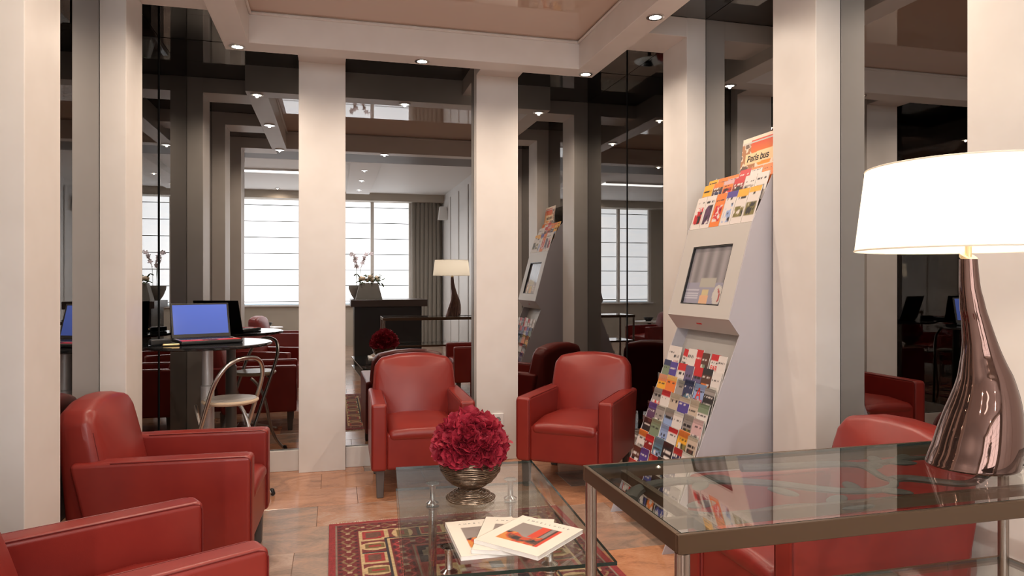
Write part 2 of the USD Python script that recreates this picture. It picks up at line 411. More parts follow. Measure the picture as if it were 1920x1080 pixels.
LX = (-0.517, 0.51, 1.54)
LY = (4.115, 3.14, 2.12)
for x, y, lab in ((LX[0], LY[0], 'recessed spot at the left end of the back beam'), (LX[1], LY[0], 'recessed spot in the middle of the back beam'), (LX[2], LY[0], 'recessed spot at the right end of the back beam'),
                  (LX[0], LY[1], 'recessed spot halfway along the left beam'), (LX[2], LY[1], 'recessed spot halfway along the right beam'),
                  (LX[0], 2.02, 'recessed spot at the left end of the front beam, seen in the mirror'), (LX[1], 2.02, 'recessed spot in the middle of the front beam, seen in the mirror'), (LX[2], 2.02, 'recessed spot at the right end of the front beam, seen in the mirror')):
    downlight(x, y, ZB, lab)
for k, yy in enumerate((-0.6, -1.6, -2.7)):
    downlight(0.42, yy, ZC - 0.09, ['nearest', 'middle', 'farthest'][k] + ' of three spots in the white soffit reflected in the mirror', 4.0, color=(1, 0.95, 0.9))
downlight(-0.95, -3.55, ZC, 'recessed spot close to the window bulkhead, reflected in the mirror', 1.5)
downlight(-1.6, -0.6, ZC, 'recessed spot over the front room, left side', 5.0, color=(1, 0.95, 0.9))
st = thing('strip_light', 'long white ceiling strip light reflected in the left mirror', 'ceiling light', (-0.8, -1.5, ZC))
part(st, 'diffuser', bx(-0.55, 0.55, -0.12, 0.12, -0.02, -0.002, 0.004), 'strip_glow', False)
part(st, 'frame', cat_([bx(-0.57, 0.57, s * 0.13 - 0.01, s * 0.13 + 0.01, -0.025, 0) for s in (-1, 1)]), 'white_plastic', False)

# ------------------------------------------------------------------ red leather armchairs
def make_armchair(label, loc, rz):
    t = thing('armchair', label, 'armchair', loc, rz, 'red leather tub armchairs')
    W, F = 0.58, -0.33
    zb = 0.155
    for s in (-1, 1):
        x0, x1 = (W / 2 - 0.088, W / 2) if s > 0 else (-W / 2, -W / 2 + 0.088)
        r = 0.018
        pts = [(x, y, z) for x in (x0 + r, x1 - r) for y, z in ((F + r, zb + r), (F + r, 0.525 - r), (F + 0.62, 0.525 - r), (F + 0.545, zb + r))]
        a = part(t, 'arm', hull_balls(pts, r), 'leather')
        ex = x1 - 0.004 if s > 0 else x0 + 0.004
        ix = x0 + 0.004 if s > 0 else x1 - 0.004
        for xx in (ex, ix):
            part(a, 'seam', tube([(xx, F + 0.004, zb + 0.02), (xx, F + 0.004, 0.50), (xx, F + 0.012, 0.515), (xx, F + 0.03, 0.5215), (xx, F + 0.50, 0.5215)], 0.0022, 6), 'piping')
    r = 0.02
    part(t, 'apron', hull_balls([(x, y, z) for x in (-W / 2 + 0.10, W / 2 - 0.10) for y, z in ((F + 0.03, zb + r), (F + 0.03, 0.34), (F + 0.53, zb + r), (F + 0.53, 0.34))], r), 'leather')
    # seat cushion: gently domed, rolled front edge
    pts, rs = [], []
    for x, dz in ((-0.165, 0.0), (-0.08, 0.012), (0.08, 0.012), (0.165, 0.0)):
        pts += [(x, F + 0.035, 0.345 + dz * 0.6), (x, F + 0.20, 0.362 + dz), (x, F + 0.50, 0.348 + dz)]
        rs += [0.034, 0.034, 0.034]
    part(t, 'seat_cushion', hull_balls(pts, rs, 20), 'leather')
    # backrest: arched top, leaning back, bowed front
    pts = []
    r = 0.050
    outline = ((0.205, 0.22), (0.213, 0.36), (0.215, 0.50), (0.208, 0.60), (0.202, 0.648), (0.186, 0.669), (0.10, 0.687), (0.0, 0.692))
    for hx, z in outline:
        yb = F + 0.545 + 0.23 * max(0, z - 0.36)
        for q in (-1, 1):
            pts += [(q * hx, yb, z), (q * hx * 0.97, yb + 0.045 + (0.03 if z < 0.3 else 0), z)]
    for z in np.linspace(0.26, 0.64, 9):
        wz = np.interp(z, [o[1] for o in outline], [o[0] for o in outline])
        bow = 0.034 * (1 - ((z - 0.44) / 0.30) ** 2)
        yb = F + 0.545 + 0.23 * max(0, z - 0.36)
        for x in np.linspace(-0.95, 0.95, 13):
            pts.append((x * wz, yb - bow * (1 - x ** 2), z))
    bk = part(t, 'backrest', hull_balls(pts, r, 20), 'leather', 50)
    for q in (-1, 1):
        pth = [(q * (np.interp(z, [o[1] for o in outline], [o[0] for o in outline]) + r * 0.72), F + 0.545 + 0.23 * (z - 0.36) - r * 0.70, z) for z in np.linspace(0.50, 0.63, 8)]
        part(bk, 'seam', tube(pth, 0.002, 6), 'piping')
    for sx in (-1, 1):
        for y in (F + 0.05, F + 0.55):
            cx = sx * (W / 2 - 0.05)
            part(t, 'leg', hull_balls([(cx + a, y + b, z) for z, q in ((0.006, 0.014), (zb + 0.01, 0.02)) for a in (-q, q) for b in (-q, q)], 0.005, 8), 'dark_leg')
    return t
def chair_at(fx, fy, dx, dy):
    n = math.hypot(dx, dy); dx /= n; dy /= n
    return (fx - 0.33 * dx, fy - 0.33 * dy, 0), math.atan2(dx, -dy)
spots = [((0.49, 3.86, -0.02, -1), 'red leather armchair facing the camera between the two back pilasters'),
         ((1.265, 3.75, -0.60, -0.80), 'red leather armchair turned towards the glass table beside the brochure stand'),
         ((-0.296, 3.142, 1, -0.035), 'red leather armchair in profile against the left wall, below the laptop'),
         ((-0.29, 2.12, 0.885, 0.465), 'red leather armchair cut off at the bottom left corner, nearest the camera'),
         ((1.205, 1.92, -1, 0), 'red leather armchair behind the glass console at the right'),
         ((-0.35, -0.45, 1, 0.2), 'red leather armchair of the front room, visible only in the mirror')]
loc, rz = chair_at(*spots[0][0])
chair0 = make_armchair(spots[0][1], loc, rz)
for s, lab in spots[1:]:
    loc, rz = chair_at(*s)
    copy_of(chair0, 'armchair', lab, loc, rz)

# ------------------------------------------------------------------ rug
RX0, RX1, RY0, RY1 = -0.02, 1.15, 1.72, 3.52
def rug_paint(u, v):
    X, Yb = u * (RX1 - RX0), (1 - v) * (RY1 - RY0)        # Yb: from the back edge forwards
    c = np.zeros(u.shape + (3,))
    red, dred, cream, navy = np.array(srgb(165, 45, 45)), np.array(srgb(115, 30, 32)), np.array(srgb(205, 175, 130)), np.array(srgb(48, 38, 46))
    orange, grey, green, pink = np.array(srgb(205, 125, 45)), np.array(srgb(140, 120, 105)), np.array(srgb(95, 90, 60)), np.array(srgb(185, 85, 75))
    d = np.minimum(np.minimum(X, RX1 - RX0 - X), np.minimum(Yb, RY1 - RY0 - Yb))
    along = np.where((X == d) | (RX1 - RX0 - X == d), Yb, X)
    c[:] = red
    def band(a, b, col): c[(d >= a) & (d < b)] = col
    band(0.0, 0.030, srgb(150, 40, 42)); band(0.030, 0.036, grey); band(0.036, 0.135, dred)
    mid = 0.085
    ph = (along / 0.075) % 1
    chev = np.abs(np.abs(d - mid) - 0.028 * (1 - np.abs(ph * 2 - 1))) < 0.006
    c[(d > 0.04) & (d < 0.13) & chev & (ph > 0.3)] = srgb(140, 110, 75)
    c[(d > 0.04) & (d < 0.13) & (np.abs(d - mid) < 0.010) & (np.abs(ph - 0.12) < 0.11)] = srgb(190, 160, 130)
    c[(d > 0.04) & (d < 0.13) & (np.abs(np.abs(d - mid) - 0.036) < 0.006) & (np.abs(((along / 0.037) % 1) - 0.5) < 0.2)] = srgb(70, 18, 24)
    band(0.135, 0.142, cream); band(0.142, 0.262, srgb(150, 50, 45))
    q = (along / 0.135) % 2
    e1 = (d - 0.142) / 0.12
    cell = q % 1
    inb = (d >= 0.142) & (d < 0.262)
    lens = inb & (q < 1) & (np.abs(cell - 0.5) < 0.36 * np.sqrt(np.clip(1 - (e1 * 1.1 - 0.55) ** 2 * 2.6, 0, 1)))
    c[inb & (q < 1)] = srgb(120, 45, 42)
    c[lens] = cream
    c[lens & (np.abs(cell - 0.5) < 0.20) & (np.abs(e1 - 0.5) < 0.36)] = srgb(120, 95, 50)
    c[lens & (np.abs(cell - 0.5) < 0.07) & (np.abs(e1 - 0.5) < 0.22)] = red
    box = inb & (q >= 1)
    c[box] = cream
    c[box & (np.abs(cell - 0.5) < 0.36) & (e1 > 0.08) & (e1 < 0.80)] = red
    c[box & (np.abs(cell - 0.5) < 0.24) & (e1 > 0.2) & (e1 < 0.66)] = srgb(110, 70, 55)
    c[box & (np.abs(cell - 0.06) < 0.05)] = navy
    c[inb & (e1 > 0.90)] = navy
    band(0.262, 0.270, cream); band(0.270, 0.365, dred)
    mid = 0.318
    ph = (along / 0.068) % 1
    c[(d > 0.275) & (d < 0.36) & (np.abs(np.abs(d - mid) - 0.03 * np.abs(ph * 2 - 1)) < 0.006)] = srgb(175, 60, 62)
    c[(d > 0.275) & (d < 0.36) & (np.abs(d - mid) < 0.012) & (np.abs(ph - 0.5) < 0.16)] = srgb(165, 140, 120)
    c[(d > 0.275) & (d < 0.36) & (np.abs(np.abs(d - mid) - 0.034) < 0.006) & (np.abs(ph - 0.5) < 0.2)] = srgb(66, 20, 30)
    band(0.365, 0.372, grey)
    f = d >= 0.372
    qx, qy = (X - 0.372) / 0.21, (Yb - 0.372) / 0.20
    ix, iy = np.floor(qx).astype(int), np.floor(qy).astype(int)
    fx, fy = qx % 1, qy % 1
    kind = (ix * 2 + iy * 3) % 4
    pal = np.array([navy, red, navy, srgb(140, 50, 45)])
    c[f] = pal[kind[f]]
    med = f & (np.abs(fx - 0.5) < 0.36 - 0.10 * (np.abs(fy - 0.5) > 0.16)) & (np.abs(fy - 0.5) < 0.30)
    pal2 = np.array([grey, orange, pink, cream])
    c[med] = pal2[kind[med]]
    core = f & (np.abs(fx - 0.5) < 0.13) & (np.abs(fy - 0.5) < 0.18)
    c[core] = np.array([red, navy, green, red])[kind[core]]
    c[f & ((fy < 0.07) | (fx < 0.05))] = srgb(160, 75, 70)
    n = meshkit.fbm(np.stack([X * 90, Yb * 90, X * 0], -1), 3, 5)[..., None]
    return c * (0.60 + 0.50 * n)
rug = thing('rug', 'red patterned oriental rug with cream border bands under the glass coffee table', 'rug', (RX0, RY0, 0.0))
part(rug, 'edge_binding', bx(0, RX1 - RX0, 0, RY1 - RY0, 0.0005, 0.0075, 0.002), 'rug_edge', False)
painted(rug, 'pile', RX1 - RX0, RY1 - RY0, 300, 450, rug_paint, 'rug_pile', (0, 0, 0.008),
        z=lambda u, v: 0.0012 * meshkit.noise(np.stack([u * 9, v * 13, u * 0], -1), 2))
fr = []
for k in range(230):
    x = (k + 0.5) / 230 * (RX1 - RX0)
    for y0, s in ((RY1 - RY0, 1), (0, -1)):
        a = rng.uniform(-0.006, 0.006)
        L = rng.uniform(0.018, 0.034)
        fr.append(tube([(x, y0, 0.004), (x + a * .5, y0 + s * L * .5, 0.004), (x + a, y0 + s * L, 0.0022)], 0.0014, 4))
part(rug, 'fringe', cat_(fr), 'fringe', kind='stuff')

# ------------------------------------------------------------------ glass coffee table
CT = 0.42
ct = thing('coffee_table', 'low two-tier glass coffee table with chrome posts', 'coffee table', (0.51, 2.37, 0), -0.065)
hw, hl = 0.292, 0.555
def pane(parent, name, x0, x1, y0, y1, z0, z1, glassmat='glass'):
    p = part(parent, name, bx(x0, x1, y0, y1, z0, z1), glassmat, False)
    ed = cat_([bx(x0 - .0006, x0, y0, y1, z0, z1), bx(x1, x1 + .0006, y0, y1, z0, z1), bx(x0, x1, y0 - .0006, y0, z0, z1), bx(x0, x1, y1, y1 + .0006, z0, z1)])
    part(p, 'polished_edge', ed, 'glass_edge', False)
    return p
pane(ct, 'glass_top', -hw, hw, -hl, hl, CT - 0.010, CT)
pane(ct, 'glass_shelf', -hw, hw, -hl, hl, CT - 0.10, CT - 0.090)
for sx in (-1, 1):
    for sy in (-1, 1):
        px, py = sx * 0.155, sy * 0.33
        part(ct, 'chrome_post', T(lathe([(0, 0), (0.026, 0), (0.026, 0.006), (0.012, 0.014), (0.010, 0.045), (0.014, 0.072), (0.026, 0.078), (0.026, 0.08), (0, 0.08)], 24), (px, py, CT - 0.090)), 'chrome')
        part(ct, 'leg', T(lathe([(0, 0.009), (0.016, 0.009), (0.016, 0.013), (0.016, 0.02), (0.016, CT - 0.112), (0.026, CT - 0.104), (0.026, CT - 0.10), (0, CT - 0.10)], 24), (px, py, 0)), 'chrome')

# ------------------------------------------------------------------ wire bowl with red flowers
FX, FY_, = 0.477, 2.45
vb = thing('wire_bowl', 'footed bowl woven of brown wire holding the red flowers', 'bowl', (FX, FY_, CT))
def wire_rings(prof, turns, r, amp, seed):
    prof = np.array(prof)
    s = np.concatenate([[0], np.cumsum(np.linalg.norm(np.diff(prof, axis=0), axis=1))])
    out = []
    for k in range(turns):
        q = s[-1] * (k + 0.5) / turns
        R, z = np.interp(q, s, prof[:, 0]), np.interp(q, s, prof[:, 1])
        a = np.linspace(0, 2 * PI, 48, endpoint=False)
        w = amp * np.sin(a * (5 + k % 3) + k * 1.7 + seed)
        out.append(tube(np.stack([(R + w) * np.cos(a), (R + w) * np.sin(a), z + 0.6 * amp * np.cos(a * 6 + k)], -1), r, 6, closed=True))
    return out
bowl = [(0.034, 0.048), (0.060, 0.056), (0.086, 0.076), (0.104, 0.102), (0.112, 0.132), (0.114, 0.146)]
foot = [(0.090, 0.004), (0.082, 0.012), (0.062, 0.024), (0.042, 0.036), (0.032, 0.046)]
part(vb, 'bowl_coils', cat_(wire_rings(bowl, 20, 0.0024, 0.0016, 0)), 'wire', kind='stuff')
part(vb, 'foot_coils', cat_(wire_rings(foot, 12, 0.0022, 0.0016, 1)), 'wire', kind='stuff')
ribs = []
for k in range(22):
    a = 2 * PI * k / 22
    for prof in (bowl, foot):
        ribs.append(tube([((R - 0.002) * math.cos(a + 2 * z), (R - 0.002) * math.sin(a + 2 * z), z) for R, z in prof], 0.0014, 5))
part(vb, 'ribs', cat_(ribs), 'wire', kind='stuff')
part(vb, 'rim', tube([(0.114 * math.cos(a), 0.114 * math.sin(a), 0.147) for a in np.linspace(0, 2 * PI, 48, endpoint=False)], 0.004, 8, closed=True), 'wire')
part(vb, 'liner', lathe([(0.0, 0.056), (0.05, 0.058), (0.078, 0.078), (0.096, 0.104), (0.104, 0.14), (0.100, 0.14), (0.092, 0.106), (0.074, 0.082), (0.0, 0.062)], 32), 'walnut_dark')

fw = thing('flower_bouquet', 'dome of crimson ruffled flowers in the wire bowl on the glass table', 'flowers', (FX, FY_, CT))
def petal(L, W, curl, r):
    nu, nv = 9, 6
    u, v = np.meshgrid(np.linspace(-1, 1, nu), np.linspace(0, 1, nv))
    wd = W * np.sin(np.clip(v * 0.88 + 0.14, 0, 1) * PI * 0.62) 
    x = u * wd
    ruf = 0.17 * L * v ** 2 * np.sin(u * 4.6 + r.uniform(0, 6)) + 0.05 * L * v * np.sin(u * 8 + r.uniform(0, 6))
    y = L * v * (1 - 0.16 * u ** 4) + 0.04 * L * v * np.cos(u * 6 + r.uniform(0, 6))
    z = curl * L * v ** 2 + ruf + 0.25 * W * u ** 2
    V = np.stack([x, y, z], -1).reshape(-1, 3)
    i, j = np.meshgrid(np.arange(nu - 1), np.arange(nv - 1))
    q = np.stack([j * nu + i, j * nu + i + 1, (j + 1) * nu + i + 1, (j + 1) * nu + i], -1).reshape(-1, 4)
    return trimesh.Trimesh(V, np.vstack([q[:, [0, 1, 2]], q[:, [0, 2, 3]]]), process=False)
def bloom(size, r):
    out = []
    for ring, (n, el, L) in enumerate(((4, 1.35, 0.6), (5, 1.0, 0.8), (6, 0.66, 0.95), (7, 0.3, 1.0), (7, -0.02, 1.0))):
        for k in range(n):
            p = petal(size * L * r.uniform(0.85, 1.1), size * 0.72 * r.uniform(0.8, 1.2), r.uniform(-0.1, 0.45), r)
            p.apply_transform(trimesh.transformations.rotation_matrix(el + r.uniform(-0.15, 0.15), [1, 0, 0]))
            p.apply_transform(trimesh.transformations.rotation_matrix(2 * PI * (k + 0.5 * (ring % 2)) / n + r.uniform(-0.2, 0.2), [0, 0, 1]))
            out.append(p)
    return cat_(out)
fr_ = np.random.default_rng(5)
dome_pts = [(0.0, 0.0)] + [(0.62, a) for a in np.arange(6) * PI / 3 + 0.2] + [(1.12, a) for a in np.arange(10) * PI / 5] + [(1.5, a) for a in np.arange(13) * 2 * PI / 13 + 0.3]
for th, ph in dome_pts:
    n = np.array([math.sin(th) * math.cos(ph), math.sin(th) * math.sin(ph), math.cos(th)])
    c = np.array([0, 0, 0.178]) + n * np.array([0.092, 0.092, 0.098])
    b = bloom(0.047 * fr_.uniform(0.95, 1.15), fr_)
    b.apply_transform(trimesh.geometry.align_vectors([0, 0, 1], n + fr_.normal(0, 0.1, 3)))
    b.apply_translation(c)
    part(fw, 'bloom', b, 'petal', True)
part(fw, 'foliage_core', T(trimesh.creation.icosphere(2, 0.085), (0, 0, 0.175)), 'petal')

# ------------------------------------------------------------------ three books on the coffee table
def cover_paint(u, v):
    c = np.empty(u.shape + (3,)); c[:] = srgb(226, 216, 202)
    pu, pv = (u - 0.17) / 0.66, (v - 0.20) / 0.58
    ins = (pu > 0) & (pu < 1) & (pv > 0) & (pv < 1)
    n = meshkit.fbm(np.stack([u * 9, v * 9, u * 0], -1), 3, 3)
    c[ins] = srgb(140, 128, 122)
    red, dk = srgb(205, 62, 35), srgb(70, 45, 38)
    c[ins & (pu > 0.52) & (pu < 0.74) & (pv > 0.38)] = red
    c[ins & (pu > 0.72) & (pu < 0.76) & (pv > 0.38)] = dk
    c[ins & (pu > 0.90)] = red
    c[ins & (pu > 0.87) & (pu < 0.90)] = dk
    low = ins & (pv < 0.40 + 0.08 * np.sin(pu * 9)) & (pu < 0.88)
    c[low] = srgb(110, 70, 52)
    c[low & (n > 0.46)] = srgb(190, 70, 38)
    c[low & (n > 0.60)] = srgb(205, 130, 60)
    c[low & (n < 0.38)] = srgb(42, 32, 30)
    return c
def book(label, x, y, z, dx, dy, w, h, th):
    """top-left corner, page-down direction"""
    d = np.array([dx, dy, 0.0]); d /= np.linalg.norm(d)
    up = -d
    rt = np.array([up[1], -up[0], 0])
    M = np.eye(4); M[:3, 0], M[:3, 1], M[:3, 2] = rt, up, [0, 0, 1]
    M[:3, 3] = np.array([x, y, z]) + d * h
    t = thing('magazine', label, 'magazine', group='white cover magazines on the coffee table', M=M)
    part(t, 'page_block', bx(0.001, w - 0.0015, 0.0015, h - 0.0015, 0.0006, th - 0.0006), 'paper', False)
    part(t, 'back_cover', bx(0, w, 0, h, 0, 0.0006), 'paper', False)
    part(t, 'spine', bx(0, 0.0008, 0, h, 0, th), 'paper', False)
    painted(t, 'front_cover', w, h, 60, 72, cover_paint, 'print', (0, 0, th))
    tx = []
    for k, ch in enumerate('AMPELLOUSE'):
        g = meshkit.text_mesh(ch, 0.0085, 0.0003)
        g.apply_translation([w * 0.17 + k * w * 0.072, h * 0.875, th + 0.0001])
        tx.append(g)
    part(t, 'title', cat_(tx), 'ink_grey', False, kind='stuff')
    return t
book('white magazine lying flat at the bottom left of the fanned three', 0.345, 2.195, CT, 0.0, -1.0, 0.22, 0.285, 0.012)
book('white magazine in the middle of the fanned three, half covered', 0.475, 2.18, CT + 0.0124, -0.358, -0.934, 0.22, 0.275, 0.012)
book('white magazine on top of the fanned three with red and grey picture', 0.583, 2.128, CT + 0.0248, -0.76, -0.65, 0.22, 0.25, 0.012)

# ------------------------------------------------------------------ console table
KX0, KX1, KY0, KY1, KZ = 0.532, 1.70, 1.002, 1.440, 0.79
con = thing('console_table', 'bronze framed glass console table at the right foreground carrying the lamp', 'console table', ((KX0 + KX1) / 2, (KY0 + KY1) / 2, 0))
cw, cd = (KX1 - KX0) / 2, (KY1 - KY0) / 2
def frame(z, h, t, mat_):
    for s in (-1, 1):
        part(con, 'frame_rail', bx(-cw, cw, s * cd - (t if s > 0 else 0), s * cd + (t if s < 0 else 0), z - h, z, 0.0012), mat_, False)
        part(con, 'frame_rail', bx(s * cw - (t if s > 0 else 0), s * cw + (t if s < 0 else 0), -cd + t, cd - t, z - h, z, 0.0012), mat_, False)
frame(KZ + 0.006, 0.032, 0.009, 'bronze')
pane(con, 'glass_top', -cw + 0.010, cw - 0.010, -cd + 0.010, cd - 0.010, KZ, KZ + 0.006, 'glass')
frame(0.4845, 0.020, 0.009, 'bronze')
pane(con, 'glass_shelf', -cw + 0.010, cw - 0.010, -cd + 0.010, cd - 0.010, 0.4785, 0.4845, 'glass_smoke')
for sx in (-1, 1):
    for sy in (-1, 1):
        part(con, 'leg', T(trimesh.creation.cylinder(0.0125, KZ - 0.0275, sections=24), (sx * (cw - 0.014), sy * (cd - 0.014), (KZ - 0.0275) / 2)), 'bronze_leg')
# cast branches lying in the frame under the glass
ox, oy = (KX0 + KX1) / 2, (KY0 + KY1) / 2
br = [([(0.56, 1.25), (0.70, 1.34), (0.83, 1.309), (0.92, 1.255), (0.99, 1.199), (1.065, 1.18), (1.13, 1.20), (1.156, 1.233)], 0.016),
      ([(0.90, 1.40), (1.0, 1.385), (1.122, 1.374), (1.175, 1.351), (1.165, 1.29), (1.156, 1.233)], 0.016),
      ([(1.156, 1.233), (1.216, 1.226), (1.274, 1.175), (1.36, 1.201), (1.48, 1.25), (1.66, 1.22)], 0.013),
      ([(0.62, 1.15), (0.75, 1.12), (0.86, 1.13), (0.95, 1.10), (1.02, 1.135)], 0.013),
      ([(1.175, 1.351), (1.26, 1.36), (1.365, 1.372), (1.45, 1.35), (1.60, 1.39)], 0.012)]
zz = KZ - 0.0265 + 0.012
for pts, r in br:
    p = smoothpath([(x - ox, y - oy, zz) for x, y in pts], 40)
    b = tube(p, np.linspace(r, r * 0.55, 40), 10)
    b.vertices[:, 2] = zz + (b.vertices[:, 2] - zz) * 0.55
    part(con, 'cast_branch', b, 'cast_iron')
lf = [(1.20, 1.335, .4), (1.25, 1.385, 1.0), (1.29, 1.345, -.3), (1.33, 1.385, .6), (1.40, 1.34, -.5), (0.74, 1.30, .8), (0.80, 1.345, -.2), (0.88, 1.22, 2.0), (0.95, 1.15, .5), (1.04, 1.215, 1.2), (1.10, 1.165, -.6), (0.68, 1.19, .2)]
for x, y, a in lf:
    l = T(trimesh.creation.icosphere(2, 1.0), s=(0.034, 0.016, 0.005))
    part(con, 'cast_leaf', T(l, (x - ox, y - oy, zz), rz=a), 'cast_iron')
part(con, 'inner_rail', bx(KX0 + 0.022 - ox, KX1 - 0.022 - ox, 1.100 - oy, 1.113 - oy, KZ - 0.024, KZ - 0.004, 0.001), 'bronze', False)
part(con, 'inner_rail', bx(0.612 - ox, 0.626 - ox, KY0 + 0.022 - oy, KY1 - 0.022 - oy, KZ - 0.024, KZ - 0.004, 0.001), 'bronze', False)

# ------------------------------------------------------------------ table lamp
LZ = KZ + 0.0065
lcx, lcy = 1.352, 1.221
lamp = thing('table_lamp', 'glossy chocolate brown swan-neck table lamp with white drum shade on the console', 'lamp', (lcx, lcy, LZ))
right = np.array([math.cos(math.radians(YAW)), -math.sin(math.radians(YAW)), 0])
s = 1.52 / 1300
sil = [(888, 1744.5, 1894), (884, 1743, 1895.5), (872, 1744.5, 1898), (857.8, 1749, 1901.5), (835.6, 1757.8, 1905.6), (813, 1764.5, 1907), (791, 1772, 1907), (769, 1780, 1905.8), (746.7, 1789, 1903), (724.4, 1797, 1897.8), (702, 1802.5, 1891),
       (683, 1804.6, 1882), (663, 1807, 1873.5), (643, 1808, 1866), (622, 1807, 1859), (602, 1805.6, 1852.5), (582, 1802.8, 1846), (561, 1801.5, 1841), (541, 1800.3, 1836), (521, 1800, 1833.5), (500, 1800, 1831.5), (486, 1800, 1830.5)]
rings = []
for v, a, b in sil:
    z = 1.2 - (v - 528) * s - LZ
    z = 0.0006 if not rings else max(z, rings[-1][0, 2] + 0.0015)
    ctr = right * ((a + b) / 2 - 1819) * s
    r = (b - a) / 2 * s * 0.985
    th = np.linspace(0, 2 * PI, 96, endpoint=False)
    rings.append(np.stack([ctr[0] + r * np.cos(th), ctr[1] + r * np.sin(th), np.full(96, z)], -1))
# soft rounded foot, slanted gold-lipped neck end
S = np.array(rings)
from scipy.interpolate import PchipInterpolator as CubicSpline
zi = S[:, 0, 2]
cs = CubicSpline(zi, S, axis=0)
zq = np.linspace(zi[0], zi[-1], 140)
S2 = cs(zq)
part(lamp, 'base', loft(S2), 'choc_glaze', 40)
topc = right * (1815.3 - 1819) * s
ztop = zi[-1]
cap = loft([np.stack([topc[0] + 0.0172 * np.cos(th), topc[1] + 0.0172 * np.sin(th), ztop + q + 0.010 * (np.cos(th) * -right[1] * 0 + np.sin(th))], -1) for q in (-0.001, 0.008)])
part(lamp, 'neck_cap', cap, 'brass', 40)
part(lamp, 'stem', T(trimesh.creation.cylinder(0.0065, 0.13, sections=20), (topc[0], topc[1], ztop + 0.06)), 'brass')
shc = right * (1808 - 1819) * s
zb_, zt_ = 1.268 - LZ, 1.4525 - LZ
def ringp(r, z, n=64):
    a = np.linspace(0, 2 * PI, n, endpoint=False)
    return np.stack([shc[0] + r * np.cos(a), shc[1] + r * np.sin(a), np.full(n, z)], -1)
def openloft(R):
    R = np.array(R); m, n = R.shape[:2]; F = []
    for i in range(m - 1):
        for j in range(n):
            k = (j + 1) % n
            F += [[i * n + j, i * n + k, (i + 1) * n + k], [i * n + j, (i + 1) * n + k, (i + 1) * n + j]]
    return trimesh.Trimesh(R.reshape(-1, 3), np.array(F), process=False)
sh = part(lamp, 'shade', openloft([ringp(0.217, zb_), ringp(0.195, zt_)]), 'shade_cloth', True)
part(sh, 'hem', cat_([tube(ringp(0.2172, zb_ + 0.002), 0.0018, 6, True), tube(ringp(0.1952, zt_ - 0.002), 0.0018, 6, True)]), 'shade_cloth')
part(lamp, 'shade_spider', cat_([tube([(topc[0], topc[1], zb_ + 0.13), (shc[0] + 0.198 * math.cos(a), shc[1] + 0.198 * math.sin(a), zt_ - 0.02)], 0.0016, 6) for a in (0.3, 2.4, 4.5)]), 'brass')
bulb = part(lamp, 'bulb', T(trimesh.creation.icosphere(3, 0.03), (topc[0], topc[1], zb_ + 0.085)), 'white_plastic')
glow('bulb_glow', (1.0, 0.86, 0.68), 90.0 * LAMP_I)
UsdShade.MaterialBindingAPI.Apply(bulb).Bind(MAT['bulb_glow'])
cord = smoothpath([(lcx + 0.07, lcy - 0.03, LZ + 0.004), (lcx + 0.12, lcy - 0.035, LZ + 0.003), (lcx + 0.20, lcy - 0.02, LZ + 0.003), (lcx + 0.30, lcy + 0.03, LZ + 0.003), (1.72, lcy + 0.09, LZ + 0.003), (1.82, lcy + 0.17, LZ + 0.002), (1.93, lcy + 0.27, LZ + 0.006)], 50)
cord[:, :] -= np.array([lcx, lcy, LZ])
part(lamp, 'cord', tube(cord, 0.0024, 8), 'black_plastic')

# ------------------------------------------------------------------ brochure stand
KN, KF = 2.785, 3.375                      # near and far side
ks = thing('brochure_stand', 'tall grey brochure stand with tilted screen between the right wall pilasters', 'brochure stand', (0, 0, 0))
prof = [(2.02, 0.0), (1.40, 0.0), (1.783, 0.954), (1.729, 1.027), (1.849, 1.474), (1.952, 1.69), (2.02, 1.76)]
for yy in (KN, KF - 0.006):
    m = extrude(prof, 0.006)  # (x, z) -> x, z, thickness along y
    m.vertices = np.stack([m.vertices[:, 0], yy + m.vertices[:, 2], m.vertices[:, 1]], -1)
    m.invert() if m.volume < 0 else None
    part(ks, 'side_panel', m, 'kiosk_side', False)
def slab(p, q, t, y0, y1):
    """plate through (x,z) points p and q, thickness t towards +x"""
    (x0, z0), (x1, z1) = p, q
    m = extrude([(x0, z0), (x1, z1), (x1 + t, z1), (x0 + t, z0)], y1 - y0)
    m.vertices = np.stack([m.vertices[:, 0], y0 + m.vertices[:, 2], m.vertices[:, 1]], -1)
    if m.volume < 0: m.invert()
    return m
yi0, yi1 = KN + 0.0062, KF - 0.0062
part(ks, 'back_panel', bx(2.006, 2.02, yi0, yi1, 0, 1.68), 'kiosk_paint', False)
part(ks, 'rack_panel', slab((1.50, 0.05), (1.85, 0.95), 0.01, yi0, yi1), 'kiosk_paint', False)
part(ks, 'ledge', slab((1.783, 0.954), (1.729, 1.027), 0.10, yi0, yi1), 'kiosk_paint', False)
# screen housing with an opening, in its own tilted frame
a0, a1 = np.array([1.729, 1.027]), np.array([1.849, 1.474])
L = np.linalg.norm(a1 - a0); dv = (a1 - a0) / L
def kM(y_left, xz):
    """frame on the tilted face: x across to the viewer's right, y up the slope, z out of it"""
    M = np.eye(4)
    M[:3, 0] = [0, -1, 0]
    M[:3, 1] = [dv[0], 0, dv[1]]
    M[:3, 2] = np.cross(M[:3, 0], M[:3, 1])
    M[:3, 3] = [xz[0], y_left, xz[1]]
    return M
Mh = kM(KF, a0 + dv * 0.0)
wk = KF - KN
sx0, sx1, sy0, sy1 = 0.105, 0.475, 0.062, 0.365
h0, h1 = 0.0063, wk - 0.0063
hs = cat_([bx(h0, h1, 0, sy0, -0.05, 0.001), bx(h0, h1, sy1, L, -0.05, 0.001), bx(h0, sx0, sy0, sy1, -0.05, 0.001), bx(sx1, h1, sy0, sy1, -0.05, 0.001)])
hs.apply_transform(Mh)
